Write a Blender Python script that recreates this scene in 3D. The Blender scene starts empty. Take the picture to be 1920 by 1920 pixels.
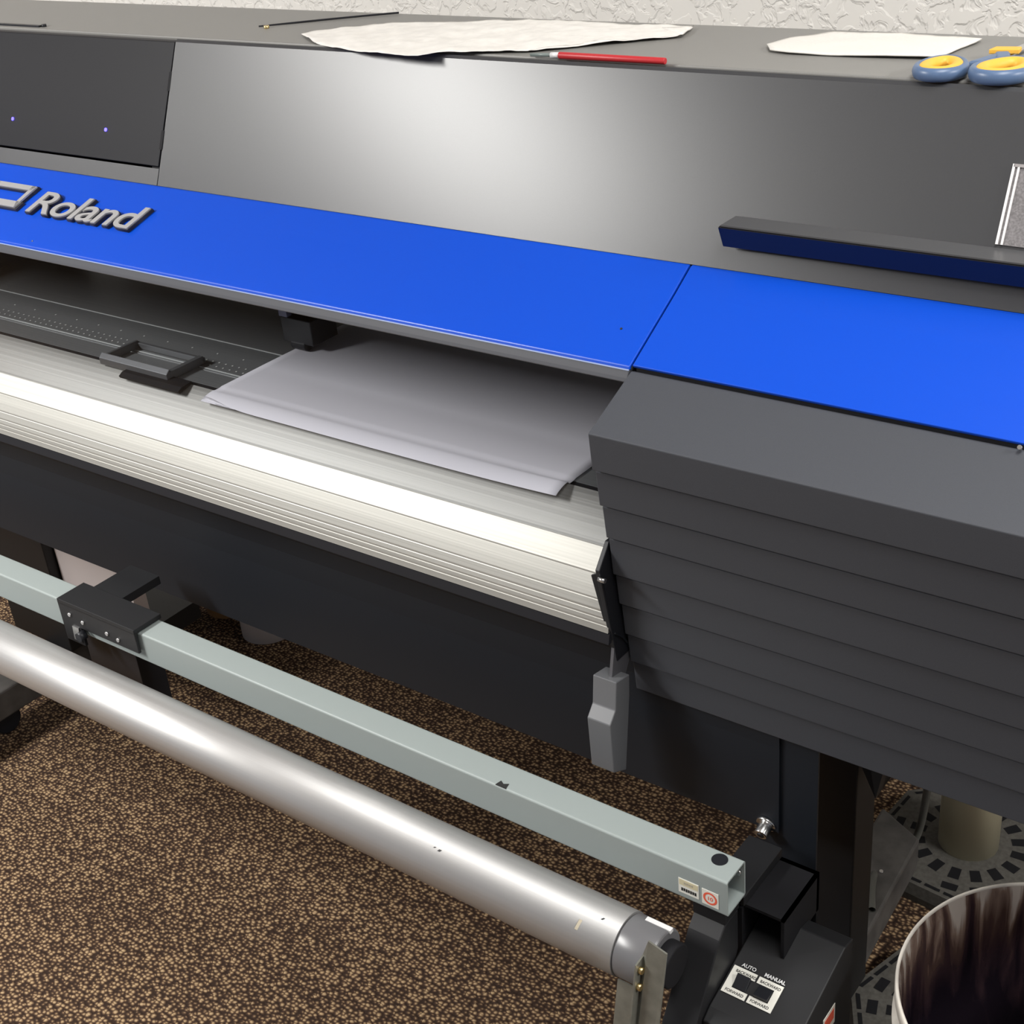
import bpy, bmesh, math, random
from mathutils import Vector, Matrix, noise
random.seed(4)
S = bpy.context.scene
COL = S.collection

# ------------------------------------------------------------------ camera
M = ((0.80087, 0.59265, -0.08586), (0.22818, -0.43458, -0.87125), (-0.55366, 0.67817, -0.48327))
F = 2585.85
cam_d = bpy.data.cameras.new('camera'); cam = bpy.data.objects.new('camera', cam_d); COL.objects.link(cam)
cam_d.sensor_width = 36; cam_d.sensor_height = 36; cam_d.sensor_fit = 'HORIZONTAL'; cam_d.lens = 36 * F / 1920
rt = Vector(M[0]).normalized(); bk = -Vector(M[2]).normalized(); up = bk.cross(rt).normalized()
cm = Matrix((( rt.x, up.x, bk.x, 0), (rt.y, up.y, bk.y, 0), (rt.z, up.z, bk.z, 1.65), (0, 0, 0, 1)))
cam.matrix_world = cm
cam_d.clip_start = 0.02
S.camera = cam
# ------------------------------------------------------------------ world, lights, exposure
w = bpy.data.worlds.new('room_world'); S.world = w; w.use_nodes = True
w.node_tree.nodes['Background'].inputs[0].default_value = (0.86, 0.90, 1.0, 1)
w.node_tree.nodes['Background'].inputs[1].default_value = 0.30
S.view_settings.view_transform = 'Standard'; S.view_settings.look = 'None'
S.view_settings.gamma = 1; S.view_settings.exposure = 0.0; S.view_settings.use_curve_mapping = False
def area(name, loc, sx, sy, power, col=(1, .985, .955)):
    l = bpy.data.lights.new(name, 'AREA'); l.shape = 'RECTANGLE'; l.size = sx; l.size_y = sy; l.energy = power; l.color = col
    o = bpy.data.objects.new(name, l); COL.objects.link(o); o.location = loc
    return o
area('ceiling_lamp_main', (-3.0, -.8, 2.58), .55, 1.5, 175)
area('ceiling_lamp_far', (-5.4, -.7, 2.58), .62, 1.5, 35)
area('ceiling_lamp_right', (2.2, 1.3, 2.58), .62, 1.1, 100)
area('ceiling_lamp_near', (.0, .7, 2.58), .62, 1.1, 30)

# ------------------------------------------------------------------ materials
MATS = {}
def mat(name, col, rough=.5, metal=0, spec=.5, **k):
    if name in MATS: return MATS[name]
    m = bpy.data.materials.new(name); m.use_nodes = True; nt = m.node_tree; b = nt.nodes['Principled BSDF']
    b.inputs['Base Color'].default_value = (*col, 1); b.inputs['Roughness'].default_value = rough
    b.inputs['Metallic'].default_value = metal; b.inputs['Specular IOR Level'].default_value = spec
    if 'coat' in k: b.inputs['Coat Weight'].default_value = k['coat']; b.inputs['Coat Roughness'].default_value = k.get('coatr', .1)
    if 'emit' in k: b.inputs['Emission Color'].default_value = (*k['emit'], 1); b.inputs['Emission Strength'].default_value = k.get('es', 3)
    if 'trans' in k: b.inputs['Transmission Weight'].default_value = k['trans']
    if 'alpha' in k: b.inputs['Alpha'].default_value = k['alpha']
    tc = nt.nodes.new('ShaderNodeTexCoord')
    if 'grain' in k:     # fine surface grain: (scale, bump strength, colour variation)
        sc, bs, cv = k['grain']
        n = nt.nodes.new('ShaderNodeTexNoise'); n.inputs['Scale'].default_value = sc; n.inputs['Detail'].default_value = 4
        nt.links.new(tc.outputs['Object'], n.inputs['Vector'])
        bp = nt.nodes.new('ShaderNodeBump'); bp.inputs['Strength'].default_value = bs; bp.inputs['Distance'].default_value = .05 / sc
        nt.links.new(n.outputs['Fac'], bp.inputs['Height']); nt.links.new(bp.outputs['Normal'], b.inputs['Normal'])
        if cv:
            r = nt.nodes.new('ShaderNodeValToRGB')
            r.color_ramp.elements[0].position = .3; r.color_ramp.elements[1].position = .7
            r.color_ramp.elements[0].color = (*[c * (1 - cv) for c in col], 1); r.color_ramp.elements[1].color = (*[min(1, c * (1 + cv)) for c in col], 1)
            nt.links.new(n.outputs['Fac'], r.inputs['Fac']); nt.links.new(r.outputs['Color'], b.inputs['Base Color'])
    if 'brush' in k:     # drawn metal: streaks along X: (cross scale, colour variation)
        sc, cv = k['brush']
        mp = nt.nodes.new('ShaderNodeMapping'); mp.inputs['Scale'].default_value = (.6, sc, sc)
        n = nt.nodes.new('ShaderNodeTexNoise'); n.inputs['Scale'].default_value = 1; n.inputs['Detail'].default_value = 6; n.inputs['Roughness'].default_value = .7
        nt.links.new(tc.outputs['Object'], mp.inputs['Vector']); nt.links.new(mp.outputs['Vector'], n.inputs['Vector'])
        r = nt.nodes.new('ShaderNodeValToRGB')
        r.color_ramp.elements[0].position = .3; r.color_ramp.elements[1].position = .7
        r.color_ramp.elements[0].color = (*[c * (1 - cv) for c in col], 1); r.color_ramp.elements[1].color = (*[min(1, c * (1 + cv)) for c in col], 1)
        nt.links.new(n.outputs['Fac'], r.inputs['Fac']); nt.links.new(r.outputs['Color'], b.inputs['Base Color'])
        bp = nt.nodes.new('ShaderNodeBump'); bp.inputs['Strength'].default_value = .15; bp.inputs['Distance'].default_value = .0006
        nt.links.new(n.outputs['Fac'], bp.inputs['Height']); nt.links.new(bp.outputs['Normal'], b.inputs['Normal'])
    MATS[name] = m; return m

HOOD = mat('charcoal_painted_metal', (.048, .049, .053), .33, 0, .6, grain=(900, .10, .04))
TOPM = mat('grey_top_paint', (.23, .226, .215), .45, 0, .4, grain=(700, .1, .03))
PANEL = mat('smoky_access_panel', (.013, .013, .016), .42, 0, .15, grain=(900, .05, .03))
BLUE = mat('royal_blue_plastic', (.0015, .066, .55), .33, 0, .45)
GREYLIP = mat('mid_grey_trim', (.085, .088, .10), .35, 0, .5)
CAB = mat('dark_grey_textured_plastic', (.060, .064, .075), .55, 0, .35, grain=(1500, .35, .08))
BLACK = mat('black_plastic', (.012, .013, .017), .45, 0, .4)
DEEP = mat('matt_black_interior', (.010, .010, .012), .7, 0, .2)
APRON = mat('black_coated_sheet', (.006, .009, .0145), .56, 0, .5)
BLKMET = mat('black_powder_coat', (.0125, .0128, .0145), .5, 0, .4, grain=(1200, .3, .1))
SILV = mat('drawn_aluminium_apron', (.45, .445, .415), .56, .8, .5, brush=(420, .12))
PLAT = mat('anodised_platen', (.36, .37, .37), .4, .6, .5, brush=(300, .08))
ALU = mat('satin_aluminium_tube', (.56, .555, .55), .48, .75, .5, brush=(160, .05))
RAIL = mat('pale_grey_green_enamel', (.31, .352, .345), .42, 0, .45)
EDGE = mat('pale_worn_edge', (.72, .74, .7), .4, 0, .5)
WHITE = mat('white_vinyl', (.93, .91, .96), .5, 0, .35)
CLOTH = mat('white_fabric', (.74, .72, .68), .9, 0, .1, grain=(400, .5, .03))
TISSUE = mat('crumpled_white_paper', (.84, .82, .78), .7, 0, .2, grain=(60, .8, .06))
STEEL = mat('bright_steel', (.7, .7, .7), .25, 1)
LOGO = mat('silver_letter_face', (.42, .415, .42), .4, .2)
LOGOB = mat('black_letter_edge', (.02, .02, .03), .5)
LBL = mat('white_label', (.8, .79, .72), .5)
INK = mat('black_print', (.02, .02, .02), .6)
WINK = mat('white_print', (.75, .75, .75), .6)
RED = mat('glossy_red', (.50, .028, .035), .4)
ORANGE = mat('orange_print', (.85, .13, .07), .5)
YEL = mat('yellow_rubber', (.86, .47, .06), .5)
SLATE = mat('slate_blue_plastic', (.10, .16, .28), .35)
LED = mat('blue_indicator', (.02, .02, .5), .5, emit=(.08, .06, 1), es=5)
LEVER = mat('mid_grey_lever_plastic', (.15, .155, .165), .42, 0, .5)
PVC = mat('cream_plastic_pipe', (.60, .56, .40), .45)
IRON = mat('dusty_grey_cast_base', (.10, .095, .085), .75, 0, .3, grain=(150, .4, .2))
STEELG = mat('dull_zinc_plate', (.22, .22, .19), .4, .5, grain=(60, .1, .15))
CLEAR = mat('cloudy_clear_plastic', (.20, .20, .21), .3, 0, .6, trans=.3)
FOOT = mat('dusty_dark_grey_steel', (.075, .070, .066), .6, .1, grain=(25, .1, .35))
KRAFT = mat('kraft_paper', (.42, .22, .08), .8)
INKL = mat('dark_waste_ink', (.006, .007, .02), .12, 0, .6)
GOLD = mat('brass_screw', (.8, .62, .3), .3, 1)
DUST = mat('pale_lint', (.5, .5, .5), .9)

# tinted window pane: thin clear sheet (transparent + fresnel reflection)
def glass():
    m = bpy.data.materials.new('tinted_clear_cover'); m.use_nodes = True; nt = m.node_tree; nt.nodes.clear()
    o = nt.nodes.new('ShaderNodeOutputMaterial'); t = nt.nodes.new('ShaderNodeBsdfTransparent'); g = nt.nodes.new('ShaderNodeBsdfGlossy')
    t.inputs[0].default_value = (.74, .75, .77, 1); g.inputs['Roughness'].default_value = .04
    fr = nt.nodes.new('ShaderNodeLayerWeight'); fr.inputs[0].default_value = .12; mx = nt.nodes.new('ShaderNodeMixShader')
    nt.links.new(fr.outputs[0], mx.inputs[0]); nt.links.new(t.outputs[0], mx.inputs[1]); nt.links.new(g.outputs[0], mx.inputs[2]); nt.links.new(mx.outputs[0], o.inputs[0])
    return m
GLASS = glass()

def carpet():
    m = bpy.data.materials.new('brown_loop_carpet'); m.use_nodes = True; nt = m.node_tree; b = nt.nodes['Principled BSDF']; L = nt.links.new
    tc = nt.nodes.new('ShaderNodeTexCoord')
    # tufted loops: each Voronoi cell is one nub, wavering rows, dark brown between them
    mp = nt.nodes.new('ShaderNodeMapping'); mp.inputs['Scale'].default_value = (1, 1.35, 1); L(tc.outputs['Object'], mp.inputs['Vector'])
    wn = nt.nodes.new('ShaderNodeTexNoise'); wn.inputs['Scale'].default_value = 90; wn.inputs['Detail'].default_value = 1; L(tc.outputs['Object'], wn.inputs['Vector'])
    vm = nt.nodes.new('ShaderNodeVectorMath'); vm.operation = 'MULTIPLY_ADD'; vm.inputs[1].default_value = (.006, .006, 0); L(wn.outputs['Color'], vm.inputs[0]); L(mp.outputs[0], vm.inputs[2])
    v = nt.nodes.new('ShaderNodeTexVoronoi'); v.voronoi_dimensions = '2D'; v.inputs['Scale'].default_value = 122; v.inputs['Randomness'].default_value = .75; L(vm.outputs[0], v.inputs['Vector'])
    n3 = nt.nodes.new('ShaderNodeTexNoise'); n3.inputs['Scale'].default_value = 5; n3.inputs['Detail'].default_value = 4; L(tc.outputs['Object'], n3.inputs['Vector'])
    sp = nt.nodes.new('ShaderNodeSeparateColor'); L(v.outputs['Color'], sp.inputs[0])
    a1 = nt.nodes.new('ShaderNodeMath'); a1.operation = 'MULTIPLY_ADD'; a1.inputs[1].default_value = .34; L(sp.outputs[0], a1.inputs[0]); L(v.outputs['Distance'], a1.inputs[2])
    a2 = nt.nodes.new('ShaderNodeMath'); a2.operation = 'MULTIPLY_ADD'; a2.inputs[1].default_value = .12; L(n3.outputs['Fac'], a2.inputs[0]); L(a1.outputs[0], a2.inputs[2])
    r = nt.nodes.new('ShaderNodeValToRGB'); L(a2.outputs[0], r.inputs['Fac'])
    e = r.color_ramp.elements; e[0].position = .22; e[0].color = (.46, .325, .19, 1); e[1].position = .84; e[1].color = (.036, .022, .016, 1)
    x = e.new(.42); x.color = (.27, .18, .10, 1); x = e.new(.57); x.color = (.10, .060, .038, 1)
    L(r.outputs['Color'], b.inputs['Base Color']); b.inputs['Roughness'].default_value = .95; b.inputs['Specular IOR Level'].default_value = .1
    bp = nt.nodes.new('ShaderNodeBump'); bp.inputs['Strength'].default_value = .7; bp.inputs['Distance'].default_value = .003; bp.invert = True
    L(v.outputs['Distance'], bp.inputs['Height']); L(bp.outputs['Normal'], b.inputs['Normal'])
    return m
def wallmat():
    m = bpy.data.materials.new('knockdown_plaster'); m.use_nodes = True; nt = m.node_tree; b = nt.nodes['Principled BSDF']; L = nt.links.new
    b.inputs['Base Color'].default_value = (.82, .80, .76, 1); b.inputs['Roughness'].default_value = .8
    tc = nt.nodes.new('ShaderNodeTexCoord')
    n = nt.nodes.new('ShaderNodeTexNoise'); n.inputs['Scale'].default_value = 42; n.inputs['Detail'].default_value = 3; n.inputs['Distortion'].default_value = .8
    L(tc.outputs['Object'], n.inputs['Vector'])
    r = nt.nodes.new('ShaderNodeValToRGB'); r.color_ramp.elements[0].position = .46; r.color_ramp.elements[1].position = .56; L(n.outputs['Fac'], r.inputs['Fac'])
    bp = nt.nodes.new('ShaderNodeBump'); bp.inputs['Strength'].default_value = .45; bp.inputs['Distance'].default_value = .004
    L(r.outputs['Color'], bp.inputs['Height']); L(bp.outputs['Normal'], b.inputs['Normal'])
    return m
def stained():
    m = bpy.data.materials.new('ink_streaked_white_plastic'); m.use_nodes = True; nt = m.node_tree; b = nt.nodes['Principled BSDF']; L = nt.links.new
    tc = nt.nodes.new('ShaderNodeTexCoord'); sp = nt.nodes.new('ShaderNodeSeparateXYZ'); L(tc.outputs['Object'], sp.inputs[0])
    mp = nt.nodes.new('ShaderNodeMapping'); mp.inputs['Scale'].default_value = (38, 38, 5); L(tc.outputs['Object'], mp.inputs['Vector'])
    n = nt.nodes.new('ShaderNodeTexNoise'); n.inputs['Scale'].default_value = 1; n.inputs['Detail'].default_value = 5; n.inputs['Distortion'].default_value = .6; L(mp.outputs[0], n.inputs['Vector'])
    ht = nt.nodes.new('ShaderNodeMapRange'); ht.inputs[1].default_value = .45; ht.inputs[2].default_value = .25; ht.inputs[3].default_value = -.10; ht.inputs[4].default_value = .42
    L(sp.outputs['Z'], ht.inputs[0])
    ad = nt.nodes.new('ShaderNodeMath'); ad.operation = 'ADD'; L(n.outputs['Fac'], ad.inputs[0]); L(ht.outputs[0], ad.inputs[1])
    r = nt.nodes.new('ShaderNodeValToRGB'); L(ad.outputs[0], r.inputs['Fac']); e = r.color_ramp.elements
    e[0].position = .36; e[0].color = (.62, .56, .50, 1); e[1].position = .8; e[1].color = (.012, .008, .012, 1)
    x = e.new(.43); x.color = (.28, .20, .16, 1); x = e.new(.52); x.color = (.10, .06, .05, 1); x = e.new(.64); x.color = (.045, .025, .03, 1)
    L(r.outputs['Color'], b.inputs['Base Color']); b.inputs['Roughness'].default_value = .18; b.inputs['Coat Weight'].default_value = .5
    return m

# ------------------------------------------------------------------ helpers
def finish(bm, name, m, parent=None, smooth=False, bevel=0, segs=2):
    bmesh.ops.recalc_face_normals(bm, faces=bm.faces)
    me = bpy.data.meshes.new(name); bm.to_mesh(me); bm.free()
    o = bpy.data.objects.new(name, me); COL.objects.link(o); me.materials.append(m)
    if parent: o.parent = parent
    if smooth:
        for p in me.polygons: p.use_smooth = True
    if bevel:
        b = o.modifiers.new('bevel', 'BEVEL'); b.width = bevel; b.segments = segs; b.limit_method = 'ANGLE'; b.angle_limit = math.radians(25)
        b.harden_normals = False
    return o
def bm_box(bm, x0, x1, y0, y1, z0, z1):
    v = [bm.verts.new((x, y, z)) for x in (x0, x1) for y in (y0, y1) for z in (z0, z1)]
    for f in ((0, 1, 3, 2), (4, 6, 7, 5), (0, 4, 5, 1), (2, 3, 7, 6), (0, 2, 6, 4), (1, 5, 7, 3)): bm.faces.new([v[i] for i in f])
def box(name, m, x0, x1, y0, y1, z0, z1, parent=None, bevel=0):
    bm = bmesh.new(); bm_box(bm, x0, x1, y0, y1, z0, z1); return finish(bm, name, m, parent, bevel=bevel)
def bm_prism(bm, pts, x0, x1):     # closed YZ outline extruded along X
    a = [bm.verts.new((x0, y, z)) for y, z in pts]; b = [bm.verts.new((x1, y, z)) for y, z in pts]; n = len(pts)
    bm.faces.new(a); bm.faces.new(b[::-1])
    for i in range(n): bm.faces.new((a[i], b[i], b[(i + 1) % n], a[(i + 1) % n]))
def prism(name, m, pts, x0, x1, parent=None, bevel=0):
    bm = bmesh.new(); bm_prism(bm, pts, x0, x1); return finish(bm, name, m, parent, bevel=bevel)
def strip(line, t):                # open YZ polyline -> closed outline of thickness t (to the inside/right)
    out = []
    for i, (y, z) in enumerate(line):
        a = line[max(0, i - 1)]; b = line[min(len(line) - 1, i + 1)]
        d = Vector((b[0] - a[0], b[1] - a[1])).normalized(); out.append((y + d.y * t, z - d.x * t))
    return list(line) + out[::-1]
def poly(name, m, pts, vec, parent=None, bevel=0):   # planar polygon extruded by vec
    bm = bmesh.new(); a = [bm.verts.new(p) for p in pts]; b = [bm.verts.new(Vector(p) + Vector(vec)) for p in pts]; n = len(pts)
    bm.faces.new(a); bm.faces.new(b[::-1])
    for i in range(n): bm.faces.new((a[i], b[i], b[(i + 1) % n], a[(i + 1) % n]))
    return finish(bm, name, m, parent, bevel=bevel)
def bm_cyl(bm, p, q, r, r2=None, n=32, cap=True):
    p = Vector(p); q = Vector(q); d = q - p
    mt = Matrix.Translation((p + q) / 2) @ d.to_track_quat('Z', 'Y').to_matrix().to_4x4()
    bmesh.ops.create_cone(bm, cap_ends=cap, segments=n, radius1=r, radius2=r if r2 is None else r2, depth=d.length, matrix=mt)
def cyl(name, m, p, q, r, parent=None, r2=None, n=32, bevel=0, smooth=True):
    bm = bmesh.new(); bm_cyl(bm, p, q, r, r2, n); o = finish(bm, name, m, parent, bevel=bevel)
    if smooth:
        for f in o.data.polygons: f.use_smooth = len(f.vertices) == 4
    return o
def tube_path(name, m, pts, r, parent=None, cyclic=False, flat=1.0):
    cu = bpy.data.curves.new(name, 'CURVE'); cu.dimensions = '3D'; s = cu.splines.new('NURBS' if len(pts) > 2 else 'POLY'); s.points.add(len(pts) - 1)
    for i, p in enumerate(pts): s.points[i].co = (*p, 1)
    s.use_endpoint_u = True; s.use_cyclic_u = cyclic; cu.bevel_depth = r; cu.bevel_resolution = 4
    o = bpy.data.objects.new(name, cu); COL.objects.link(o); dg = bpy.context.evaluated_depsgraph_get(); dg.update()
    me = bpy.data.meshes.new_from_object(o.evaluated_get(dg)); bpy.data.objects.remove(o)
    o = bpy.data.objects.new(name, me); COL.objects.link(o); me.materials.clear(); me.materials.append(m)
    if parent: o.parent = parent
    return o
def text(name, m, s, size, mat4, parent=None, ext=.0005, off=0, shear=0, sx=1, align='LEFT', sp=1):
    cu = bpy.data.curves.new(name, 'FONT'); cu.body = s; cu.size = size; cu.extrude = ext; cu.offset = off; cu.shear = shear; cu.align_x = align; cu.space_character = sp
    o = bpy.data.objects.new(name, cu); COL.objects.link(o); dg = bpy.context.evaluated_depsgraph_get(); dg.update()
    me = bpy.data.meshes.new_from_object(o.evaluated_get(dg)); bpy.data.objects.remove(o)
    me.transform(mat4 @ Matrix.Diagonal((sx, 1, 1, 1)))
    o = bpy.data.objects.new(name, me); COL.objects.link(o); me.materials.clear(); me.materials.append(m)
    if parent: o.parent = parent
    return o
def frame(origin, u, v):           # matrix with x=u, y=v, z=normal
    u = Vector(u).normalized(); v = Vector(v).normalized(); n = u.cross(v)
    return Matrix(((u.x, v.x, n.x, origin[0]), (u.y, v.y, n.y, origin[1]), (u.z, v.z, n.z, origin[2]), (0, 0, 0, 1)))
def onplane(name, m, fr, rects, h, parent=None):     # slabs on a plane, rects or polygons in (u,v)
    bm = bmesh.new()
    for rc in rects:
        if len(rc) == 4 and not isinstance(rc[0], tuple): u0, u1, v0, v1 = rc; rc = [(u0, v0), (u1, v0), (u1, v1), (u0, v1)]
        a = [bm.verts.new(fr @ Vector((u, v, 0))) for u, v in rc]; b = [bm.verts.new(fr @ Vector((u, v, h))) for u, v in rc]; n = len(rc)
        bm.faces.new(a[::-1]); bm.faces.new(b)
        for i in range(n): bm.faces.new((a[i], a[(i + 1) % n], b[(i + 1) % n], b[i]))
    return finish(bm, name, m, parent)
def empty(name, loc=(0, 0, 0)):
    o = bpy.data.objects.new(name, None); COL.objects.link(o); o.location = loc; o.empty_display_size = .1; return o
def tag(o, label, cat, group=None, kind=None):
    o['label'] = label; o['category'] = cat
    if group: o['group'] = group
    if kind: o['kind'] = kind
    return o
def sheet(name, m, pts, z, amp, sc, th, zf=None, div=5):
    bm = bmesh.new(); bm.faces.new([bm.verts.new((x, y, z)) for x, y in pts])
    bmesh.ops.triangulate(bm, faces=bm.faces); 
    for i in range(div):
        bmesh.ops.subdivide_edges(bm, edges=[e for e in bm.edges if e.calc_length() > .012], cuts=1, use_grid_fill=False)
        bmesh.ops.triangulate(bm, faces=[f for f in bm.faces if len(f.verts) > 3])
    for v in bm.verts:
        q = noise.noise(Vector((v.co.x * sc, v.co.y * sc, 3.1))) + .5 * noise.noise(Vector((v.co.x * sc * 2.3, v.co.y * sc * 2.3, 7)))
        v.co.z += amp * (.75 + q) + (zf(v.co) if zf else 0)
    o = finish(bm, name, m, smooth=True); s = o.modifiers.new('thickness', 'SOLIDIFY'); s.thickness = th; return o

# ------------------------------------------------------------------ setting
fl = box('floor', carpet(), -9, 5, -4, 1.97, -.05, 0); fl['kind'] = 'structure'
wb = box('wall_back', wallmat(), -9, 5, 1.97, 2.09, 0, 2.65); wb['kind'] = 'structure'
ce = box('ceiling', mat('white_ceiling', (.75, .74, .72), .9), -9, 5, -4, 2.09, 2.65, 2.75); ce['kind'] = 'structure'

# ------------------------------------------------------------------ the printer
XL, XR, XS = -2.78, .02, -.758          # left end, right end, seam of cover and cabinet
PR = empty('large_format_printer', (-1.3, 1.3, 0))
def PT(o): o.parent = PR; o.matrix_parent_inverse = Matrix.Translation((1.3, -1.3, 0)); return o
TF = (1.3785, 1.320); HB = (1.288, 1.1275); BB = (1.156, 1.057)      # hood top, hood/blue edge, blue bottom (Y,Z)
def lerp(a, b, t): return (a[0] + (b[0] - a[0]) * t, a[1] + (b[1] - a[1]) * t)
g = .0012
# top casing with its back
PT(prism('top_panel', TOPM, [(1.392, 1.32), (1.61, 1.32), (1.61, .93), (1.60, .93), (1.60, 1.308), (1.392, 1.308)], XL, XR, bevel=.002))
PT(prism('top_edge_trim', HOOD, [(1.386, 1.3155), (1.389, 1.3165), (1.389, 1.30), (1.386, 1.30)], XL, XR))
PT(prism('gap_backing', DEEP, [(1.389, 1.306), (1.42, 1.306), (1.42, 1.28), (1.385, 1.28)], XL, XR))
# hood right of the seam
SX = -1.668
ht = [(1.3825, 1.3165), TF, (1.3745, 1.3165)] + [HB]
PT(prism('hood_panel', HOOD, strip(ht, -.003), SX + g, XR))
# left of the seam: hinged access panel above, narrow strip below
A0 = lerp(TF, HB, .02); A1 = lerp(TF, HB, .868); A2 = lerp(TF, HB, .885)
PT(prism('access_panel', PANEL, strip([(1.3825, 1.317), (A0[0] - .001, A0[1]), (A1[0] - .001, A1[1])], -.003), XL, SX - .002, bevel=.0008))
PT(prism('lower_hood_strip', HOOD, strip([A2, HB], -.003), XL, SX - .0006))
PT(prism('seam_backing', DEEP, strip([lerp(TF, HB, .03), HB], -.0065)[:2] + [(HB[0] + .012, HB[1] + .003), (TF[0] + .012, TF[1] - .012)][0:2], SX - .02, SX + .02)).location.y += .0035
for t in (.22, .62):
    q = lerp(TF, HB, t); q2 = lerp(TF, HB, t + .13)
    PT(prism('panel_hinge', DEEP, [(q[0] - .002, q[1]), (q2[0] - .002, q2[1]), (q2[0] + .004, q2[1]), (q[0] + .004, q[1])], SX - .004, SX + .0015))
HN = Vector((0, -.906, .423))
for px in (-2.037, -1.80):
    t = .66; q = lerp(TF, HB, t)
    c = Vector((px * 1.0, q[0] - .0012, q[1])) 
    o = PT(cyl('indicator_light', LED, c, c + HN * .0012, .0028, n=16)); o['label'] = 'small glowing blue indicator'
# blue covers
def bluecover(name, x0, x1, lip=True):
    t = Vector((HB[0] - BB[0], HB[1] - BB[1])).normalized()
    line = [HB, (HB[0] - .004, HB[1] - .0008)] + [lerp(HB, BB, k) for k in (.3, .6, .95)] + ([(BB[0] - .001, BB[1] - .001), (BB[0] - .0025, BB[1] - .005)] if lip else [BB])
    return PT(prism(name, BLUE, strip(line, -.004), x0, x1, bevel=.001))
bluecover('front_cover', XL + .45, XS - g)
bluecover('right_cover', XS + g, XR, False)
PT(prism('seam_backing', DEEP, [(HB[0] + .002, HB[1] - .008), (BB[0] + .004, BB[1] - .009), (BB[0] + .01, BB[1] - .02), (HB[0] + .01, HB[1] - .02)], XS - .03, XS + .03))
PT(prism('left_cover', BLUE, strip([HB, BB], -.004), XL, XL + .447))
# grey lip under the cover
PT(prism('cover_lip', GREYLIP, [(1.1538, 1.0515), (1.1505, 1.043), (1.1490, 1.0385), (1.156, 1.0365), (1.162, 1.045), (1.163, 1.054)], XL + .45, XS - .002, bevel=.001))
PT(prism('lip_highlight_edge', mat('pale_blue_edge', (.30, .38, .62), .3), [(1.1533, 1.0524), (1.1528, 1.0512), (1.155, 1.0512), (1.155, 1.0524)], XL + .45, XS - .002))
# clear window hanging from the lip
bm = bmesh.new(); ln = [(1.1515, 1.037), (1.145, .975), (1.136, .90), (1.1290, .8345)]
va = [bm.verts.new((XL + .45, y, z)) for y, z in ln]; vb = [bm.verts.new((XS - .004, y, z)) for y, z in ln]
for i in range(3): bm.faces.new((va[i], vb[i], vb[i + 1], va[i + 1]))
PT(finish(bm, 'cover_window', GLASS))
# platen: flat bed, cutter groove, front fall, drawn aluminium apron
PZ = .870
PT(prism('platen', PLAT, [(1.60, PZ), (1.2325, PZ), (1.232, PZ - .0015), (1.2295, PZ - .0015), (1.229, PZ), (1.193, PZ), (1.192, .80), (1.60, .80)], XL + .35, XS + .1))
PT(prism('cutter_groove', DEEP, [(1.1935, PZ - .001), (1.1935, .80), (1.184, .80), (1.184, PZ - .003)], XL + .35, XS + .1))
PT(prism('platen_line', mat('pale_platen_line', (.62, .64, .62), .4), [(1.236, PZ + .0006), (1.238, PZ + .0006), (1.238, PZ), (1.236, PZ)], XL + .35, XS + .1))
PT(prism('platen_line', MATS['pale_platen_line'], [(1.324, PZ + .0006), (1.326, PZ + .0006), (1.326, PZ), (1.324, PZ)], XL + .35, XS + .1))
ap = [(1.1835, 0.87), (1.1772, 0.8672), (1.1706, 0.8634), (1.1637, 0.8587), (1.1558, 0.8525), (1.1484, 0.8461), (1.1409, 0.8389), (1.1353, 0.8331), (1.134, 0.8307), (1.1331, 0.8302), (1.1231, 0.8178), (1.1142, 0.806), (1.1137, 0.8041), (1.1128, 0.8034), (1.1067, 0.7923), (1.1011, 0.7813), (1.1006, 0.7792), (1.0998, 0.7784), (1.0963, 0.7697), (1.0959, 0.7673), (1.0953, 0.7666), (1.0936, 0.762), (1.0932, 0.7596), (1.0927, 0.7589), (1.0915, 0.7549), (1.0911, 0.7526), (1.0906, 0.7519), (1.0888, 0.7447)]
PT(prism('aluminium_apron', SILV, ap + [(1.0985, .7440), (1.16, .80), (1.1835, .80)], XL + .35, XS - .006))
PT(prism('black_apron', APRON, strip([(1.0955, .742), (1.108, .731), (1.122, .712), (1.131, .69), (1.136, .66), (1.138, .62), (1.138, .493)], -.002), XL + .35, XS))
PT(prism('black_apron', APRON, strip([(1.131, .69), (1.136, .66), (1.138, .62), (1.138, .493)], -.002), XS, -.569))
PT(box('black_end_plate', APRON, -.600, -.522, 1.1415, 1.145, .38, .70))
PT(prism('apron_top_trim', BLACK, [(1.0888, .7437), (1.0860, .731), (1.092, .731), (1.0985, .7435)], XL + .35, XS - .004))
# vacuum holes
bm = bmesh.new()
for row, (yy, off) in enumerate(((1.2475, 0), (1.2605, .007))):
    for i in range(104):
        x = -2.32 + off + i * .0145
        bmesh.ops.create_circle(bm, cap_ends=True, segments=6, radius=.0017, matrix=Matrix.Translation((x, yy, PZ + .0005)))
for i in range(14):
    bmesh.ops.create_circle(bm, cap_ends=True, segments=6, radius=.0017, matrix=Matrix.Translation((-2.3 + i * .058, 1.285, PZ + .0005)))
o = PT(finish(bm, 'vacuum_hole', mat('hole_glint', (.75, .76, .72), .5))); o['kind'] = 'stuff'
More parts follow.
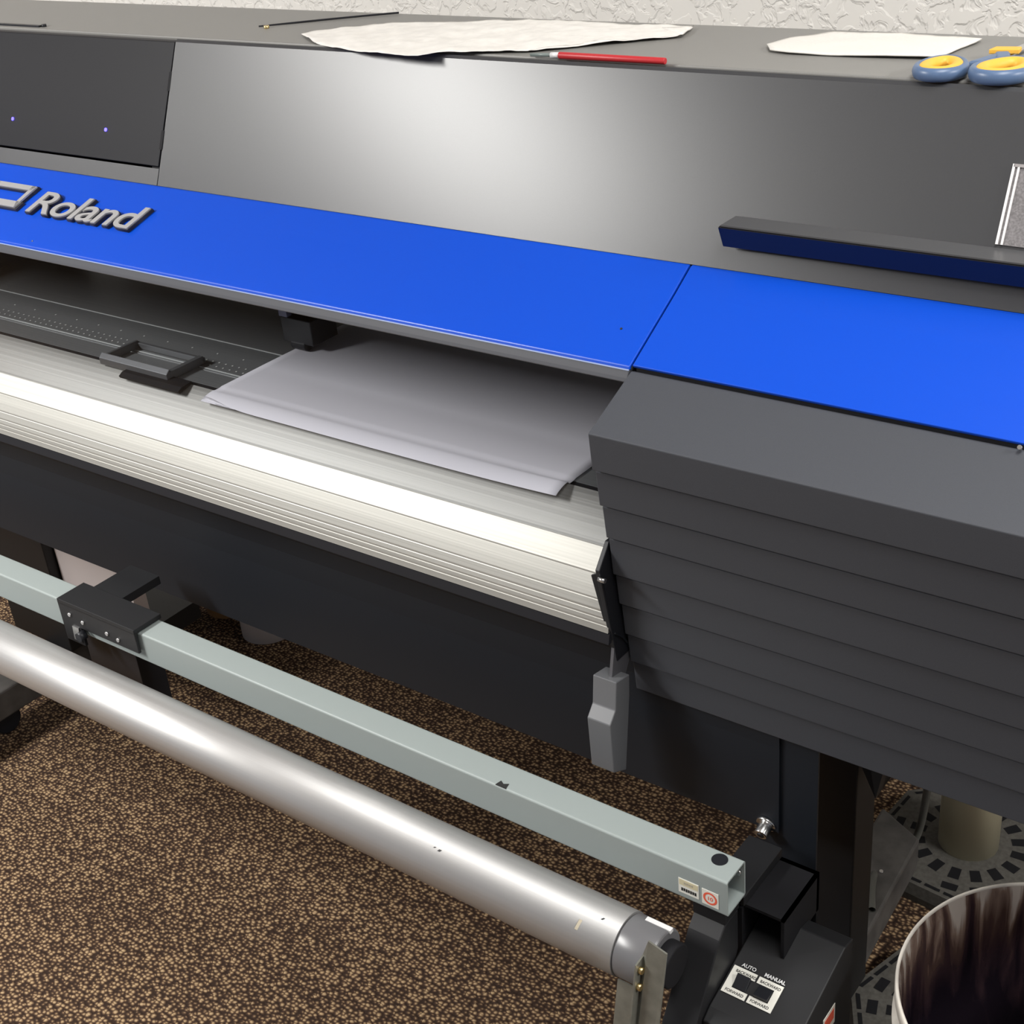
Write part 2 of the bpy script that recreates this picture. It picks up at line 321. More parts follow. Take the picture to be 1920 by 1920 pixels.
# inside: carriage beam, head rail, floor of cavity
PT(prism('carriage_beam', DEEP, [(1.405, .915), (1.405, 1.00), (1.39, 1.01), (1.39, 1.09), (1.60, 1.09), (1.60, .915)], XL + .35, XR))
PT(prism('carriage_rail', mat('dark_grey_rail', (.05, .05, .055), .4), [(1.375, .955), (1.375, .962), (1.405, .962), (1.405, .955)], XL + .35, XS + .3))
PT(prism('carriage_rail', MATS['dark_grey_rail'], [(1.383, 1.004), (1.383, 1.008), (1.39, 1.008), (1.39, 1.004)], XL + .35, XS + .3))
PT(prism('inner_casing', DEEP, strip([(1.275, 1.11), (1.17, 1.045)], -.004), XL + .45, XS))
# pinch roller assembly at the corner of the sheet
bm = bmesh.new(); bm_box(bm, -1.515, -1.452, 1.345, 1.40, .885, .925); bm_box(bm, -1.528, -1.508, 1.36, 1.40, .915, .958); bm_box(bm, -1.49, -1.44, 1.355, 1.40, .93, .955)
bm_cyl(bm, (-1.50, 1.352, .882), (-1.47, 1.352, .882), .009, n=16)
pr = PT(finish(bm, 'pinch_roller', BLACK, bevel=.0015))
c = box('roller_clip', mat('violet_grey_metal', (.18, .18, .26), .35, .4), -1.513, -1.496, 1.342, 1.352, .927, .942, pr)
# media clamp frame standing on the platen
CL = mat('grey_clamp_metal', (.16, .165, .17), .4, .4)
bm = bmesh.new()
bm_prism(bm, [(1.172, .8712), (1.172, .882), (1.1795, .8885), (1.1795, .8712)], -1.748, -1.590)
bm_box(bm, -1.748, -1.742, 1.178, 1.246, .8712, .884); bm_box(bm, -1.600, -1.590, 1.178, 1.246, .8712, .884)
bm_box(bm, -1.748, -1.590, 1.243, 1.249, .8712, .881)
mc = PT(finish(bm, 'media_clamp', CL, bevel=.001))
prism('clamp_foot', DEEP, [(1.184, .8708), (1.164, .8690), (1.158, .8655), (1.156, .8690), (1.164, .8735), (1.184, .8750)], -1.685, -1.550, mc)
for i in range(3):
    PT(box('rail_slot', MATS['dark_grey_rail'], -1.80, -1.72, 1.3745 - .0005, 1.376, .935 + i * .006 - .0, .937 + i * .006))

# grey slatted cabinet at the right
f_h = [(.6359, .6811), (.6862, .729), (.7338, .7744), (.7796, .827), (.8315, .872), (.8765, .919), (.9235, .963), (.9675, 1.0097)]
f_y = [(1.0666, 1.0699), (1.0757, 1.0797), (1.0846, 1.0888), (1.0935, 1.0975), (1.1025, 1.1065), (1.111, 1.115), (1.1195, 1.1235), (1.1285, 1.1330)]
prof = [(1.30, 1.0), (1.1545, 1.0505)]
for k, ((h0, h1), (y0, y1)) in enumerate(zip(f_h, f_y)):
    z0 = 1.65 - h0 if k == 0 else 1.65 - f_h[k - 1][1] - .0035
    prof += ([(f_y[k - 1][1] + .010, z0 + .0042), (f_y[k - 1][1] + .010, z0 + .0008)] if k else []) + [(y0, z0), (y1, 1.65 - h1)]
prof += [(1.30, .640), (1.60, .66), (1.60, .93)]
PT(prism('side_cabinet', CAB, prof, XS, XR, bevel=.0012))
PT(prism('cabinet_gap', DEEP, [(1.158, 1.0545), (1.163, 1.056), (1.163, 1.04), (1.158, 1.045)], XS + .005, XR))
PT(prism('left_side_cabinet', CAB, prof, XL, XL + .44, bevel=.0012))
o = PT(cyl('gap_screw', STEEL, (-.338, 1.152, 1.0535), (-.338, 1.149, 1.056), .0022, n=12))
# media lever and its black bracket at the cabinet's inner side
br = PT(poly('lever_bracket', BLACK, [(-.7665, 1.075, .838), (-.7665, 1.098, .865), (-.7665, 1.145, .865), (-.7665, 1.145, .70), (-.7665, 1.100, .70)], (.006, 0, 0), bevel=.001))
poly('bracket_flange', BLACK, [(-.774, 1.0775, .828), (-.760, 1.0775, .835), (-.760, 1.099, .727), (-.770, 1.099, .727)], (0, .003, 0), br)
cyl('bracket_pin', STEEL, (-.762, 1.0745, .828), (-.753, 1.0745, .828), .003, br, n=12)
poly('lever_arm', mat('grey_arm_steel', (.10, .10, .11), .4), [(-.7655, 1.098, .728), (-.7655, 1.088, .684), (-.7655, 1.115, .668), (-.7655, 1.135, .70)], (.004, 0, 0), br)
lv = PT(prism('media_lever', LEVER, [(1.080, .6855), (1.075, .648), (1.062, .634), (1.064, .5615), (1.090, .5480), (1.106, .650), (1.108, .680)], -.783, -.750, bevel=.0012))
# tool shelf on the hood
sy = 1.262
tr = PT(prism('tool_shelf', mat('gloss_black_shelf', (.008, .008, .010), .16, 0, .6), [(1.309, 1.1795), (1.279, 1.1795), (1.2755, 1.1785), (1.286, 1.1545), (1.2875, 1.1545), (1.2785, 1.1765), (1.309, 1.1765)], -.7165, XR - .1))
prism('shelf_top', mat('shelf_top_grey', (.085, .086, .09), .35), [(1.312, 1.1812), (1.2775, 1.1812), (1.2775, 1.1796), (1.312, 1.1796)], -.7145, XR - .1, tr)
# chamfered end
# display holder right edge of frame
fh = frame((-.428, lerp(TF, HB, .66)[0] - .001, lerp(TF, HB, .66)[1]), (1, 0, 0), (0, TF[0] - HB[0], TF[1] - HB[1]))
dp = PT(onplane('document_holder', mat('speckled_grey_sheet', (.20, .19, .195), .35, 0, .5, grain=(500, .2, .3)), fh, [(0, .20, -.010, .067)], .0015))
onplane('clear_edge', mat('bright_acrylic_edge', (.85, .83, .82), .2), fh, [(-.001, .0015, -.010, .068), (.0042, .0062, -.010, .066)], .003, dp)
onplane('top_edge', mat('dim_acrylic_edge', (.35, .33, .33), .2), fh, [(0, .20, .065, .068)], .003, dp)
onplane('paper_label', LBL, fh, [(.026, .15, .018, .045)], .0022, dp)
# logo
fb = frame((0, BB[0], BB[1]), (1, 0, 0), (0, HB[0] - BB[0], HB[1] - BB[1]))
def fbm(u, v, h): return fb @ Matrix.Translation((u, v, h))
LS = .0630
lg = PT(text('logo_lettering', LOGO, 'Roland', LS, fbm(-1.897, .0570, .0062), ext=.0012, off=.0005, shear=.22, sx=1.53, sp=.93))
text('letter_edge', LOGOB, 'Roland', LS, fbm(-1.897, .0570, .0028), lg, ext=.0024, off=.0017, shear=.22, sx=1.53, sp=.93)
mk = PT(onplane('logo_mark', LOGO, fbm(.003, -.001, .0048), [[(-2.012, .098), (-1.918, .098), (-1.914, .1075), (-2.008, .1075)], [(-2.030, .0605), (-1.926, .0605), (-1.921, .073), (-2.025, .073)],
    [(-1.931, .073), (-1.926, .0605), (-1.913, .1075), (-1.923, .1075)], [(-2.031, .073), (-2.024, .073), (-2.006, .1075), (-2.013, .1075)]], .0026))
onplane('mark_edge', LOGOB, fbm(.003, -.001, .0005), [[(-2.014, .096), (-1.914, .096), (-1.911, .1095), (-2.008, .1095)], [(-2.034, .058), (-1.921, .058), (-1.917, .0745), (-2.029, .0745)],
    [(-1.933, .073), (-1.929, .058), (-1.910, .1095), (-1.926, .1095)], [(-2.035, .073), (-2.026, .073), (-2.004, .1095), (-2.014, .1095)]], .0042, mk)
for (x, v, m_) in ((-1.83, .008, STEEL), (-.795, .045, INK)):
    c = fb @ Vector((x, v, 0)); PT(cyl('paint_nick', m_, c, c + (fb.to_3x3() @ Vector((0, 0, .0008))), .0014, n=10))
# top details
tube = PT(tube_path('cover_stay_rod', BLACK, [(-1.43, 1.603, 1.3225), (-1.53, 1.535, 1.322), (-1.60, 1.48, 1.3205)], .0014))
for x, y in ((-1.577, 1.4735), (-2.0254, 1.4093)):
    PT(cyl('top_screw', GOLD if x > -1.9 else BLACK, (x, y, 1.3195), (x, y, 1.324), .004, n=16))
PT(box('top_strip', BLACK, -2.35, -2.03, 1.402, 1.409, 1.3195, 1.3225))

# stand: legs, feet
for x0, x1, lab in ((-.572, -.520, 'r'), (-2.40, -2.207, 'l')):
    lg_ = PT(box('stand_leg', BLKMET, x0, x1, 1.25, 1.31 if lab == 'r' else 1.40, .12, .66 if lab == 'r' else .80, bevel=.002))
    if lab == 'r': ft = [(-.64, 1.645, .12), (-.562, 1.605, .12), (-.527, 1.0, .12), (-.605, 1.0, .12)]
    else: ft = [(x + dx, y, .12) for x, dx, y in ((-2.30, 0, 1.64), (-2.30, .08, 1.64), (-2.30, .08, .95), (-2.30, 0, .95))]
    fo = poly('stand_foot', FOOT, ft, (0, 0, -.06), lg_, bevel=.004)
    for y in (1.56, 1.10):
        xx = ft[0][0] + .035
        cyl('caster_wheel', BLACK, (xx - .012, y, .031), (xx + .012, y, .031), .03, lg_, n=24, bevel=.003)
        box('caster_fork', BLKMET, xx - .018, xx + .018, y - .018, y + .018, .055, .066, lg_)
    if lab == 'r':
        for sx_, sy_ in ((-.615, 1.525), (-.583, 1.508)):
            cyl('foot_screw', STEEL, (sx_, sy_, .119), (sx_, sy_, .123), .003, fo, n=12)
PT(box('stand_crossbeam', BLKMET, -2.35, -.53, 1.32, 1.40, .60, .68, bevel=.003))
PT(box('stand_crossbeam', BLKMET, -2.21, -1.96, 1.26, 1.40, .20, .24))
PT(poly('leg_brace', BLKMET, [(-.522, 1.245, .56), (-.494, 1.245, .50), (-.494, 1.275, .50), (-.48, 1.29, .64), (-.522, 1.25, .64)], (0, .02, 0)))
kn = PT(cyl('apron_knob', STEEL, (-.5858, 1.1405, .499), (-.5858, 1.124, .493), .0085, n=20, bevel=.001))
cyl('knob_socket', BLACK, (-.5858, 1.1245, .4932), (-.5858, 1.1232, .4926), .0045, kn, n=6)
cyl('knob_washer', STEEL, (-.5858, 1.1415, .5), (-.5858, 1.1375, .4985), .0125, kn, n=20)
tag(PR, 'large dark grey and royal blue roll printer standing against the plaster wall', 'printer')

# ------------------------------------------------------------------ take-up unit
TU = empty('take_up_unit', (-1.1, .98, 0))
def TT(o):
    o.parent = TU; o.matrix_parent_inverse = Matrix.Translation((1.1, -.98, 0)); return o
ry0, ry1, rz1, rz0 = .965, 1.006, .570, .520
rx0, rx1 = -2.6, -.5425
bm = bmesh.new(); th = .0022; r_ = .003
def rr(y0, y1, z0, z1, r):
    out = []
    for cy_, cz_, a0 in ((y1 - r, z1 - r, 0), (y0 + r, z1 - r, 90), (y0 + r, z0 + r, 180), (y1 - r, z0 + r, 270)):
        for k in range(5): a = math.radians(a0 + k * 22.5); out.append((cy_ + r * math.cos(a), cz_ + r * math.sin(a)))
    return out
o_ = rr(ry0, ry1, rz0, rz1, r_); i_ = rr(ry0 + th, ry1 - th, rz0 + th, rz1 - th, r_ * .5); n = len(o_)
rings = [[bm.verts.new((x, y, z)) for y, z in pp] for x, pp in ((rx0, o_), (rx1, o_), (rx1, i_), (rx1 - .5, i_))]
for a, b in zip(rings, rings[1:]):
    for k in range(n): bm.faces.new((a[k], b[k], b[(k + 1) % n], a[(k + 1) % n]))
bm.faces.new(rings[0]); bm.faces.new(rings[3])
rail = TT(finish(bm, 'crossbar', RAIL))
for p in rail.data.polygons: p.use_smooth = False
cyl('hole_plug', BLACK, (-.5665, .9925, .5685), (-.5665, .9925, .5705), .0092, rail, n=28)
onplane('edge_chip', INK, frame((-.8434, ry0, rz1 - .001), (1, 0, 0), (0, 1, 0)), [[(-.012, .001), (.004, .001), (.002, .010), (-.004, .0065), (-.010, .010)]], .0013, rail)
cyl('inner_screw', STEEL, (-.549, ry1 - .0022, .553), (-.549, ry1 - .006, .553), .0035, rail, n=12)
fr = frame((-.601, ry0, .5285), (1, 0, 0), (0, 0, 1))
st = onplane('small_label', LBL, fr, [(-.002, .0235, .0, .0205)], .0005, rail)
onplane('label_band', mat('cream_label_band', (.66, .60, .40), .5), fr @ Matrix.Translation((0, 0, .0005)), [(-.001, .0225, .0115, .0195)], .0002, st)
onplane('label_print', INK, fr @ Matrix.Translation((0, 0, .0006)), [(.0015 + .0028 * k, .0037 + .0028 * k, .0032 + .0004 * (k % 2), .0078) for k in range(7)], .0001, st)
onplane('label_print', mat('faint_print', (.45, .42, .33), .6), fr @ Matrix.Translation((0, 0, .0008)), [(.005 + .003 * k, .0072 + .003 * k, .014, .017) for k in range(4)], .0001, st)
fr2 = frame((-.5735, ry0, .5265), (1, 0, 0), (0, 0, 1))
s2 = onplane('round_symbol_label', LBL, fr2, [(0, .0205, 0, .0215)], .0005, rail)
bm = bmesh.new()
for k in range(32):
    a, b = 2 * math.pi * k / 32, 2 * math.pi * (k + 1) / 32
    bm.faces.new([bm.verts.new(fr2 @ Vector((.0102 + q * math.cos(t), .0108 + q * math.sin(t), .0007))) for q, t in ((.0062, a), (.0086, a), (.0086, b), (.0062, b))])
finish(bm, 'orange_ring', ORANGE, s2)
text('ring_number', ORANGE, '10', .0075, fr2 @ Matrix.Translation((.0062, .0081, .0007)), s2, ext=.0001)
# aluminium roller with its end fittings
py, pz, prad = .905, .483, .0378
rl = TT(cyl('aluminium_roller', ALU, (-2.5, py, pz), (-.634, py, pz), prad, n=96))
cp = TT(cyl('roller_end_cap', CLEAR, (-.634, py, pz), (-.588, py, pz), .0365, n=48, bevel=.003))
hb = TT(cyl('roller_hub', DEEP, (-.5885, py, pz), (-.572, py + .0, pz), .026, n=40, bevel=.002))
bm = bmesh.new(); bm_box(bm, -.618, -.586, py + .012, py + .018, pz + .030, pz + .035)
finish(bm, 'cap_tab', mat('white_plastic_tab', (.7, .7, .7), .4), cp)
for x, z_ in ((-.70, .028), ):
    d_ = Vector((0, -.5, .86)); c = Vector((x, py, pz)) + d_ * prad
    a = math.radians(58)
onr = []
def roller_mark(x, ang, w_, l_, m_):
    bm = bmesh.new(); vs = []
    for k in range(5):
        t = ang + (k / 4 - .5) * l_; rr_ = prad + .0003
        vs.append((bm.verts.new((x - w_ / 2 + .002 * (k / 4), py - math.cos(t) * rr_, pz + math.sin(t) * rr_)), bm.verts.new((x + w_ / 2 + .002 * (k / 4), py - math.cos(t) * rr_, pz + math.sin(t) * rr_))))
    for a, b in zip(vs, vs[1:]): bm.faces.new((a[0], a[1], b[1], b[0]))
    finish(bm, 'roller_scuff', m_, rl)
roller_mark(-.682, .80, .004, .32, mat('tan_scuff', (.45, .40, .30), .7))
roller_mark(-.658, 1.25, .0025, .07, INK)
roller_mark(-.885, 1.02, .004, .07, INK); roller_mark(-.893, 1.05, .0025, .04, INK)
# steel angle support under the roller end
bm = bmesh.new()
def ang_plate(pts, v): 
    a = [bm.verts.new(p) for p in pts]; b = [bm.verts.new(Vector(p) + Vector(v)) for p in pts]; n = len(pts)
    bm.faces.new(a); bm.faces.new(b[::-1])
    for i in range(n): bm.faces.new((a[i], b[i], b[(i + 1) % n], a[(i + 1) % n]))
DN = Vector((0, -.25, -1)) * .50
def slab(name, top, v, par=None):
    b_ = bmesh.new(); ps = [Vector(p) for p in top]; ps = ps + [ps[-1] + DN * ((ps[-1].z - .03) / .5), ps[0] + DN * ((ps[0].z - .03) / .5)]
    a = [b_.verts.new(p) for p in ps]; b = [b_.verts.new(p + Vector(v)) for p in ps]; n = len(ps)
    b_.faces.new(a); b_.faces.new(b[::-1])
    for i in range(n): b_.faces.new((a[i], b[i], b[(i + 1) % n], a[(i + 1) % n]))
    return finish(b_, name, STEELG, par)
sp_ = TT(slab('support_bracket', [(-.588, .865, .5295), (-.5806, .865, .5525), (-.5583, .865, .5457)], (0, .002, 0)))
slab('bracket_flange', [(-.588, .849, .528), (-.588, .865, .5295)], (.002, 0, 0), sp_)
slab('bracket_plate', [(-.628, .872, .462), (-.598, .872, .462)], (0, .002, 0), sp_)
bm.free()
for z_ in (.518, .498):
    cyl('bracket_screw', GOLD, (-.586, .857 - (.53 - z_) * .25, z_), (-.5815, .857 - (.53 - z_) * .25, z_), .004, sp_, n=16)
# sloping arm
TT(prism('support_arm', BLKMET, [(.972, .500), (1.000, .500), (1.000, .44), (.93, .30), (.86, .20), (.76, .20), (.958, .487)], -.5885, -.5485, bevel=.0015))
TT(box('arm_cap', BLKMET, -.5885, -.5485, .970, 1.002, .500, .520))
# motor box
by0, bz0, by1, bz1 = .9571, .4226, 1.0544, .45
mb = TT(prism('motor_box', BLKMET, [(.930, .414), (by1, bz1), (1.075, .445), (1.075, .10), (.915, .10), (.915, .405)], -.5475, -.4433, bevel=.0015))
fq = frame((0, by0, bz0), (1, 0, 0), (0, by1 - by0, bz1 - bz0))
pl = onplane('switch_plate', LBL, fq @ Matrix.Translation((0, 0, .0)), [
    [(-.5441, -.0073), (-.5150, -.0073), (-.5150, .0015), (-.5352, .0015), (-.5352, .0185), (-.5150, .0185), (-.5150, .0272), (-.5441, .0272)]], .0008, mb)
pl2 = onplane('switch_plate', LBL, fq, [
    [(-.5125, -.0073), (-.4828, -.0073), (-.4828, .0270), (-.5125, .0270), (-.5125, .0185), (-.4905, .0185), (-.4905, .0015), (-.5125, .0015)]], .0008, mb)
for u0, u1, tilt, pp in ((-.5346, -.5182, .003, pl), (-.5080, -.4912, -.0025, pl2)):
    bm = bmesh.new()
    q = [(u0, .002), (u0, .018), (u1, .018), (u1, .002)]
    hs = (.0035 - tilt, .0035 + tilt, .0035 + tilt, .0035 - tilt)
    a = [bm.verts.new(fq @ Vector((u, v, -.001))) for u, v in q]; b = [bm.verts.new(fq @ Vector((u, v, max(h, .001)))) for (u, v), h in zip(q, hs)]
    bm.faces.new(a); bm.faces.new(b[::-1])
    for i in range(4): bm.faces.new((a[i], b[i], b[(i + 1) % 4], a[(i + 1) % 4]))
    finish(bm, 'rocker_switch', BLACK, pp, bevel=.0006)
T = lambda u, v: fq @ Matrix.Translation((u, v, .0009))
text('panel_print', WINK, 'AUTO', .0062, T(-.5365, .0292), mb, ext=.0001, off=.0001)
text('panel_print', WINK, 'MANUAL', .0062, T(-.5085, .0292), mb, ext=.0001, off=.0002)
for u, s in ((-.5395, 'BACKWARD'), (-.5095, 'BACKWARD')): text('plate_print', INK, s, .0048, T(u, .0205), pl, ext=.0001, off=.0001, sx=.92)
for u, s in ((-.5405, 'FORWARD'), (-.5095, 'FORWARD')): text('plate_print', INK, s, .0048, T(u, -.0048), pl, ext=.0001, off=.0001, sx=.95)
sd = TT(onplane('side_label', LBL, frame((-.4433, 1.00, .385), (0, 1, 0), (0, 0, 1)), [(0, .03, -.03, .0)], .0006))
onplane('side_label_print', ORANGE, frame((-.4427, 1.003, .382), (0, 1, 0), (0, 0, 1)), [(0, .024, -.018, -.002)], .0002, sd)
# fixing block behind the crossbar end; black plates painted in for the void's darkness
bm = bmesh.new(); bm_box(bm, -.588, -.498, 1.012, 1.10, .494, .498); bm_box(bm, -.502, -.498, 1.012, 1.10, .44, .498); bm_box(bm, -.588, -.498, 1.094, 1.10, .12, .498)
TT(finish(bm, 'dark_void_plate', DEEP))
TT(box('dark_gap_filler', DEEP, -.5885, -.548, 1.008, 1.10, .10, .494))  # added black block, darkens the gap between arm and motor box
TT(box('fixing_block', BLKMET, -.588, -.545, 1.008, 1.10, .498, .512, bevel=.001))
# clamp bracket over the crossbar, with the plate hanging below it
CBX0, CBX1 = -1.691, -1.510
bm = bmesh.new()
bm_box(bm, CBX0, CBX1, .957, 1.009, .571, .579)
bm_box(bm, CBX0, CBX1, .957, .962, .538, .5735); bm_box(bm, CBX0, CBX0 + .045, .957, .962, .505, .54)
cb = TT(finish(bm, 'crossbar_clamp', BLKMET, bevel=.001))
cw = (0, 0, 0)
for x, z_ in ((-1.665, .558), (-1.635, .553), (-1.578, .552), (-1.553, .549)):
    cyl('clamp_screw', STEEL, (x, .958, z_), (x, .9545, z_), .0032, cb, n=14)
box('clamp_arm', BLKMET, -1.668, -1.600, 1.009, 1.083, .563, .577, cb)
cyl('clamp_bolt', BLACK, (-1.640, .957, .530), (-1.640, .945, .530), .008, cb, n=6)
box('clamp_plate', BLACK, -1.69, -1.565, .985, 1.03, .34, .519, cb, bevel=.001)
prism('clamp_latch', STEEL, [(.955, .538), (.953, .515), (.957, .51), (.957, .538)], -1.665, -1.650, cb)
tag(TU, 'take-up unit with grey square crossbar, aluminium roller and black switch box before the printer', 'take-up unit')

# ------------------------------------------------------------------ loose things on the printer
def vin(c):
    z = 0
    if 1.183 < c.y < 1.196: z -= .0009
    if c.y < 1.185: z += .0015 * (1.185 - c.y) / .02 * (1 if c.x > -1.2 else .3)
    return z
bm = bmesh.new(); nx, ny = 40, 60; gv = []
for j in range(ny + 1):
    y = 1.153 + (1.55 - 1.153) * (j / ny) ** 1.6; row = []
    for i in range(nx + 1):
        x = -1.499 + .627 * i / nx; yy = y + (.010 * math.exp(-((i) / 3.) ** 2) if j == 0 else 0)
        z = PZ + .0022 + .0005 * noise.noise(Vector((x * 6, y * 9, 0)))
        if 1.180 < yy < 1.196: z -= .0010
        if yy < 1.18: z -= (1.18 - yy) ** 2 * 9; z += .003 * (i / nx) ** 8
        row.append(bm.verts.new((x, yy, z)))
    gv.append(row)
for j in range(ny):
    for i in range(nx): bm.faces.new((gv[j][i], gv[j][i + 1], gv[j + 1][i + 1], gv[j + 1][i]))
vs = finish(bm, 'vinyl_sheet', WHITE, smooth=True); s = vs.modifiers.new('thickness', 'SOLIDIFY'); s.thickness = .0004
tag(vs, 'blank white vinyl sheet fed across the platen behind the clear cover', 'vinyl sheet')

tw = sheet('tissue_paper', TISSUE, [(-1.4705, 1.4378), (-1.39, 1.385), (-1.3105, 1.362), (-1.2414, 1.350), (-1.1797, 1.348), (-1.1651, 1.370), (-1.0526, 1.4083), (-1.0248, 1.449), (-.9036, 1.5274), (-.955, 1.5636), (-.92, 1.583), (-1.1827, 1.590), (-1.3439, 1.5401), (-1.4375, 1.4857)],
    1.3212, .0030, 22, .0006)
tag(tw, 'thin crumpled white packing paper lying over the front edge of the printer top', 'paper')
cl = sheet('cleaning_cloth', CLOTH, [(-.757, 1.473), (-.7294, 1.4664), (-.65, 1.468), (-.5594, 1.4748), (-.558, 1.50), (-.556, 1.53), (-.55, 1.556), (-.549, 1.5744), (-.60, 1.578), (-.6491, 1.5898), (-.69, 1.576), (-.7314, 1.5813), (-.765, 1.54), (-.775, 1.50)],
    1.3225, .0022, 14, .0015)
tag(cl, 'white folded cleaning cloth beside the scissors on the printer top', 'cloth')
pen = empty('paint_brush', (-.92, 1.388, 1.32))
def PP(o): o.parent = pen; o.matrix_parent_inverse = Matrix.Translation((.92, -1.388, -1.32)); return o
PP(cyl('handle', RED, (-.990, 1.386, 1.3247), (-.843, 1.386, 1.3247), .0042, r2=.0038, n=20, bevel=.001))
PP(cyl('ferrule', mat('pale_ferrule', (.8, .8, .8), .3), (-1.002, 1.386, 1.3245), (-.990, 1.386, 1.3247), .0034, n=20))
PP(cyl('shaft', mat('grey_green_shaft', (.20, .24, .23), .4), (-1.034, 1.389, 1.323), (-1.002, 1.386, 1.3245), .0022, n=16))
tag(pen, 'slim red handled tool lying along the front edge of the printer top', 'tool')

sc = empty('scissors', (-.48, 1.42, 1.32))
def SP(o): o.parent = sc; o.matrix_parent_inverse = Matrix.Translation((.48, -1.42, -1.32)); return o
def loop(cx, cy, rx, ry, rot, z0, z1, wd):
    # rubber-lined finger loop: outer slate ring, inner yellow ring
    def ring(name, m_, s0, s1, za, zb, par=None):
        bm = bmesh.new(); N = 48; prof_ = []
        for k in range(12):
            a = 2 * math.pi * k / 12; prof_.append(((s0 + s1) / 2 + (s1 - s0) / 2 * math.cos(a), (za + zb) / 2 + (zb - za) / 2 * math.sin(a)))
        rings = []
        for i in range(N):
            t = 2 * math.pi * i / N; egg = 1 - .14 * math.sin(t)
            rings.append([bm.verts.new((cx + ((rx + s) * math.cos(t) * egg) * math.cos(rot) - ((ry + s) * math.sin(t)) * math.sin(rot),
                                        cy + ((rx + s) * math.cos(t) * egg) * math.sin(rot) + ((ry + s) * math.sin(t)) * math.cos(rot), z)) for s, z in prof_])
        for i in range(N):
            a, b = rings[i], rings[(i + 1) % N]
            for k in range(12): bm.faces.new((a[k], b[k], b[(k + 1) % 12], a[(k + 1) % 12]))
        return finish(bm, name, m_, par, smooth=True)
    o = SP(ring('finger_loop', SLATE, 0, wd, z0, z1))
    ring('loop_lining', YEL, -.010, wd * .5, z0 + .001, z1 + .0006, o)
loop(-.529, 1.405, .0185, .028, .15, 1.3212, 1.3350, .009)
loop(-.466, 1.408, .0215, .030, -.15, 1.3212, 1.3360, .0095)
SP(poly('handle_shank', SLATE, [(-.515, 1.436, 1.323), (-.5, 1.445, 1.323), (-.488, 1.490, 1.323), (-.500, 1.490, 1.323)], (0, 0, .006), bevel=.002))
SP(poly('handle_shank', SLATE, [(-.484, 1.440, 1.323), (-.470, 1.440, 1.323), (-.490, 1.490, 1.323), (-.503, 1.485, 1.323)], (0, 0, .007), bevel=.002))
SP(poly('blade', STEEL, [(-.503, 1.488, 1.324), (-.487, 1.488, 1.324), (-.484, 1.54, 1.324), (-.489, 1.583, 1.324)], (0, 0, .0015)))
SP(poly('shank_inset', YEL, [(-.511, 1.488, 1.326), (-.481, 1.494, 1.326), (-.483, 1.508, 1.326), (-.509, 1.504, 1.326)], (0, 0, .005), bevel=.001))
tag(sc, 'scissors with slate blue finger loops lined in yellow on the printer top', 'scissors')

# ------------------------------------------------------------------ bucket
bc = (-.2198, 1.1071)
bk_ = empty('bucket', (bc[0], bc[1], 0))
def lathe(name, m, prof_, parent=None, n=96, smooth=True):
    bm = bmesh.new(); rings = []
    for r, z in prof_:
        rings.append([bm.verts.new((r * math.cos(2 * math.pi * i / n), r * math.sin(2 * math.pi * i / n), z)) for i in range(n)])
    for a, b in zip(rings, rings[1:]):
        for i in range(n): bm.faces.new((a[i], b[i], b[(i + 1) % n], a[(i + 1) % n]))
    return finish(bm, name, m, parent, smooth=smooth)
lathe('bucket_wall', stained(), [(.1695, .447), (.1665, .430), (.160, .30), (.152, .12), (.149, .015), (0.001, .012)], bk_)
lathe('bucket_outside', mat('grimy_white_plastic', (.66, .62, .56), .35, grain=(22, .1, .25)), [(.150, .0), (.155, .10), (.1655, .33), (.168, .36), (.1735, .362), (.1735, .366), (.1685, .368), (.169, .392), (.1745, .394), (.1745, .398), (.1695, .400), (.1700, .43), (.1733, .432), (.1735, .446), (.1728, .4495), (.1712, .450), (.1697, .4485), (.1695, .446)], bk_)
lathe('waste_ink', INKL, [(.1535, .16), (.10, .1602), (.001, .1602)], bk_)
tag(bk_, 'white plastic bucket streaked inside with dark waste ink', 'bucket')

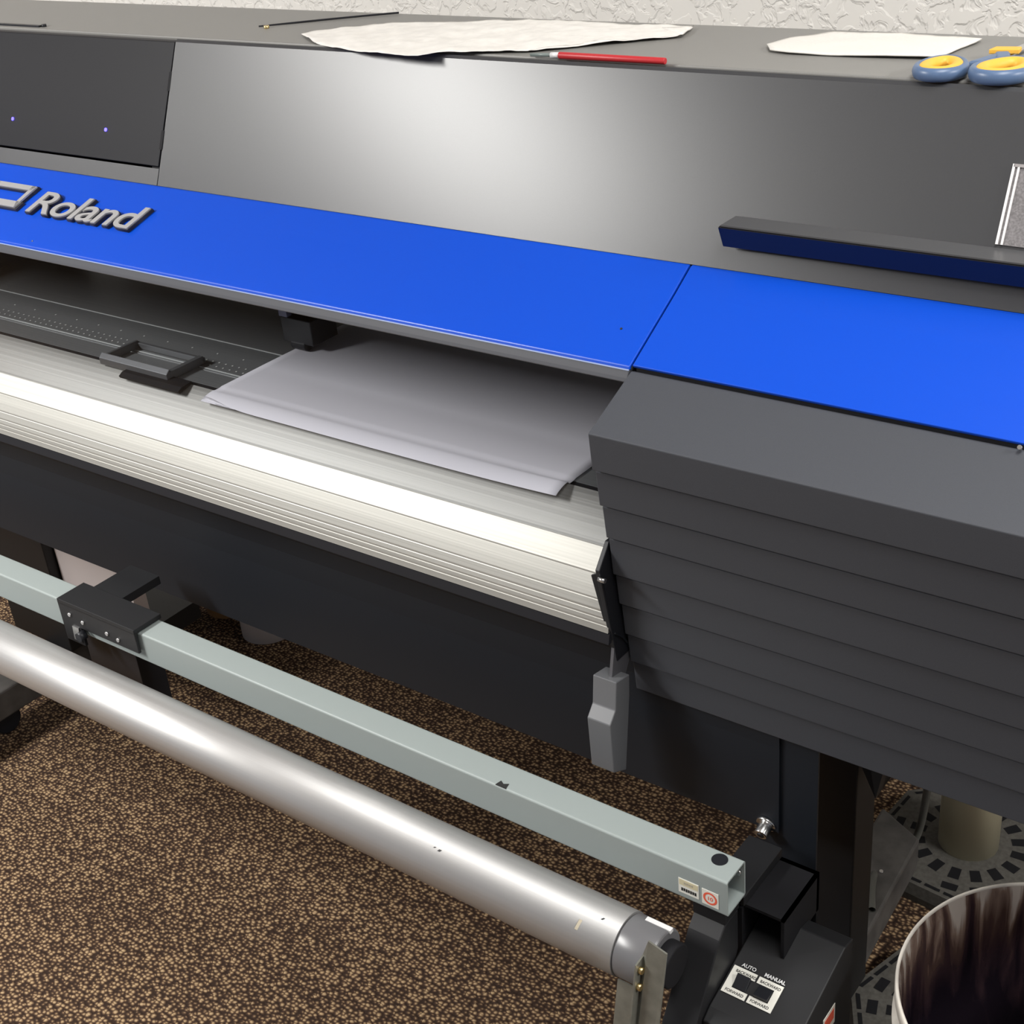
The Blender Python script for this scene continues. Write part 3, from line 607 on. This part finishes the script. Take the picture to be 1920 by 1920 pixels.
# ------------------------------------------------------------------ slotted base with cream pipe
def slotted(name, cx, cy, R, z, rot, label, cat, tubeR=None):
    e = empty(name, (cx, cy, 0)); N = 8
    bm = bmesh.new(); rings = []
    def pr_(rad, zz): return [bm.verts.new((rad * math.cos(rot + 2 * math.pi * i / N), rad * math.sin(rot + 2 * math.pi * i / N), zz)) for i in range(N)]
    rr_ = [pr_(R, 0.0), pr_(R, z * .4), pr_(R * .955, z), pr_(R * .3, z + .002)]
    for a, b in zip(rr_, rr_[1:]):
        for i in range(N): bm.faces.new((a[i], a[(i + 1) % N], b[(i + 1) % N], b[i]))
    bm.faces.new(rr_[-1]); bm.faces.new(rr_[0][::-1])
    finish(bm, 'base_plate', IRON, e)
    bm = bmesh.new()
    def quad(r0, r1, a0, a1):
        bm.faces.new([bm.verts.new((r * math.cos(a), r * math.sin(a), z + .0006 + .0018 * (1 - r / R))) for r, a in ((r0, a0), (r1, a0 + .02), (r1, a1 - .02), (r0, a1))])
    for i in range(N):
        for k in range(2):
            a = rot + 2 * math.pi * (i + (k + .5) / 2) / N; quad(R * .44, R * .60, a - .115, a + .115)
            if k == i % 2: quad(R * .68, R * .77, a - .12, a + .12)
        a0 = rot + 2 * math.pi * i / N; a1 = a0 + 2 * math.pi / N
        p, q = Vector((math.cos(a0), math.sin(a0))), Vector((math.cos(a1), math.sin(a1)))
        for t0, t1 in ((.08, .34), (.40, .64), (.70, .94)):
            pts = [p.lerp(q, t0) * R * .87, p.lerp(q, t1) * R * .87, p.lerp(q, t1) * R * .91, p.lerp(q, t0) * R * .91]
            bm.faces.new([bm.verts.new((v.x, v.y, z + .0008)) for v in pts])
    o = finish(bm, 'slot', DEEP, e); o['kind'] = 'stuff'; 
    tag(e, label, cat); return e
us = slotted('parasol_base', -.527, 1.733, .155, .030, .30, 'dusty slotted plate base carrying a cream pipe under the printer cabinet', 'stand base')
cyl('upright_pipe', PVC, (.0, .0, .028), (.0, .0, .60), .0475, us, n=48)
slotted('slotted_floor_base', -.41, 1.375, .16, .028, .1, 'low grey slotted base on the carpet half behind the bucket', 'stand base')
tb = PT(tube_path('drain_hose', mat('grey_hose', (.09, .09, .08), .5), [(-.500, 1.45, .66), (-.545, 1.60, .45), (-.575, 1.66, .15), (-.585, 1.665, .06), (-.60, 1.60, .04), (-.60, 1.50, .135), (-.56, 1.42, .13)], .006))

# ------------------------------------------------------------------ rolls and board behind the stand
def roll(name, m_, x, y, r, h, label):
    e = empty(name, (x, y, 0))
    cyl('wound_sheet', m_, (0, 0, .0), (0, 0, h), r, e, n=48)
    cyl('core', KRAFT, (0, 0, h), (0, 0, h + .004), r * .5, e, n=32)
    tag(e, label, 'roll')
roll('paper_roll', mat('white_roll_paper', (.75, .70, .68), .6), -2.055, 1.635, .060, .42, 'white paper roll standing on the carpet behind the printer stand')
roll('kraft_roll', KRAFT, -2.205, 1.66, .055, .40, 'brown kraft roll standing left of the white paper roll')
wbx = poly('card_box', mat('white_card', (.66, .60, .59), .6), [(-2.203, 1.272, .2405), (-1.98, 1.272, .2405), (-1.98, 1.272, .52), (-2.203, 1.272, .52)], (0, .03, 0))
tag(wbx, 'white card box on the low stand beam behind the crossbar clamp', 'box')
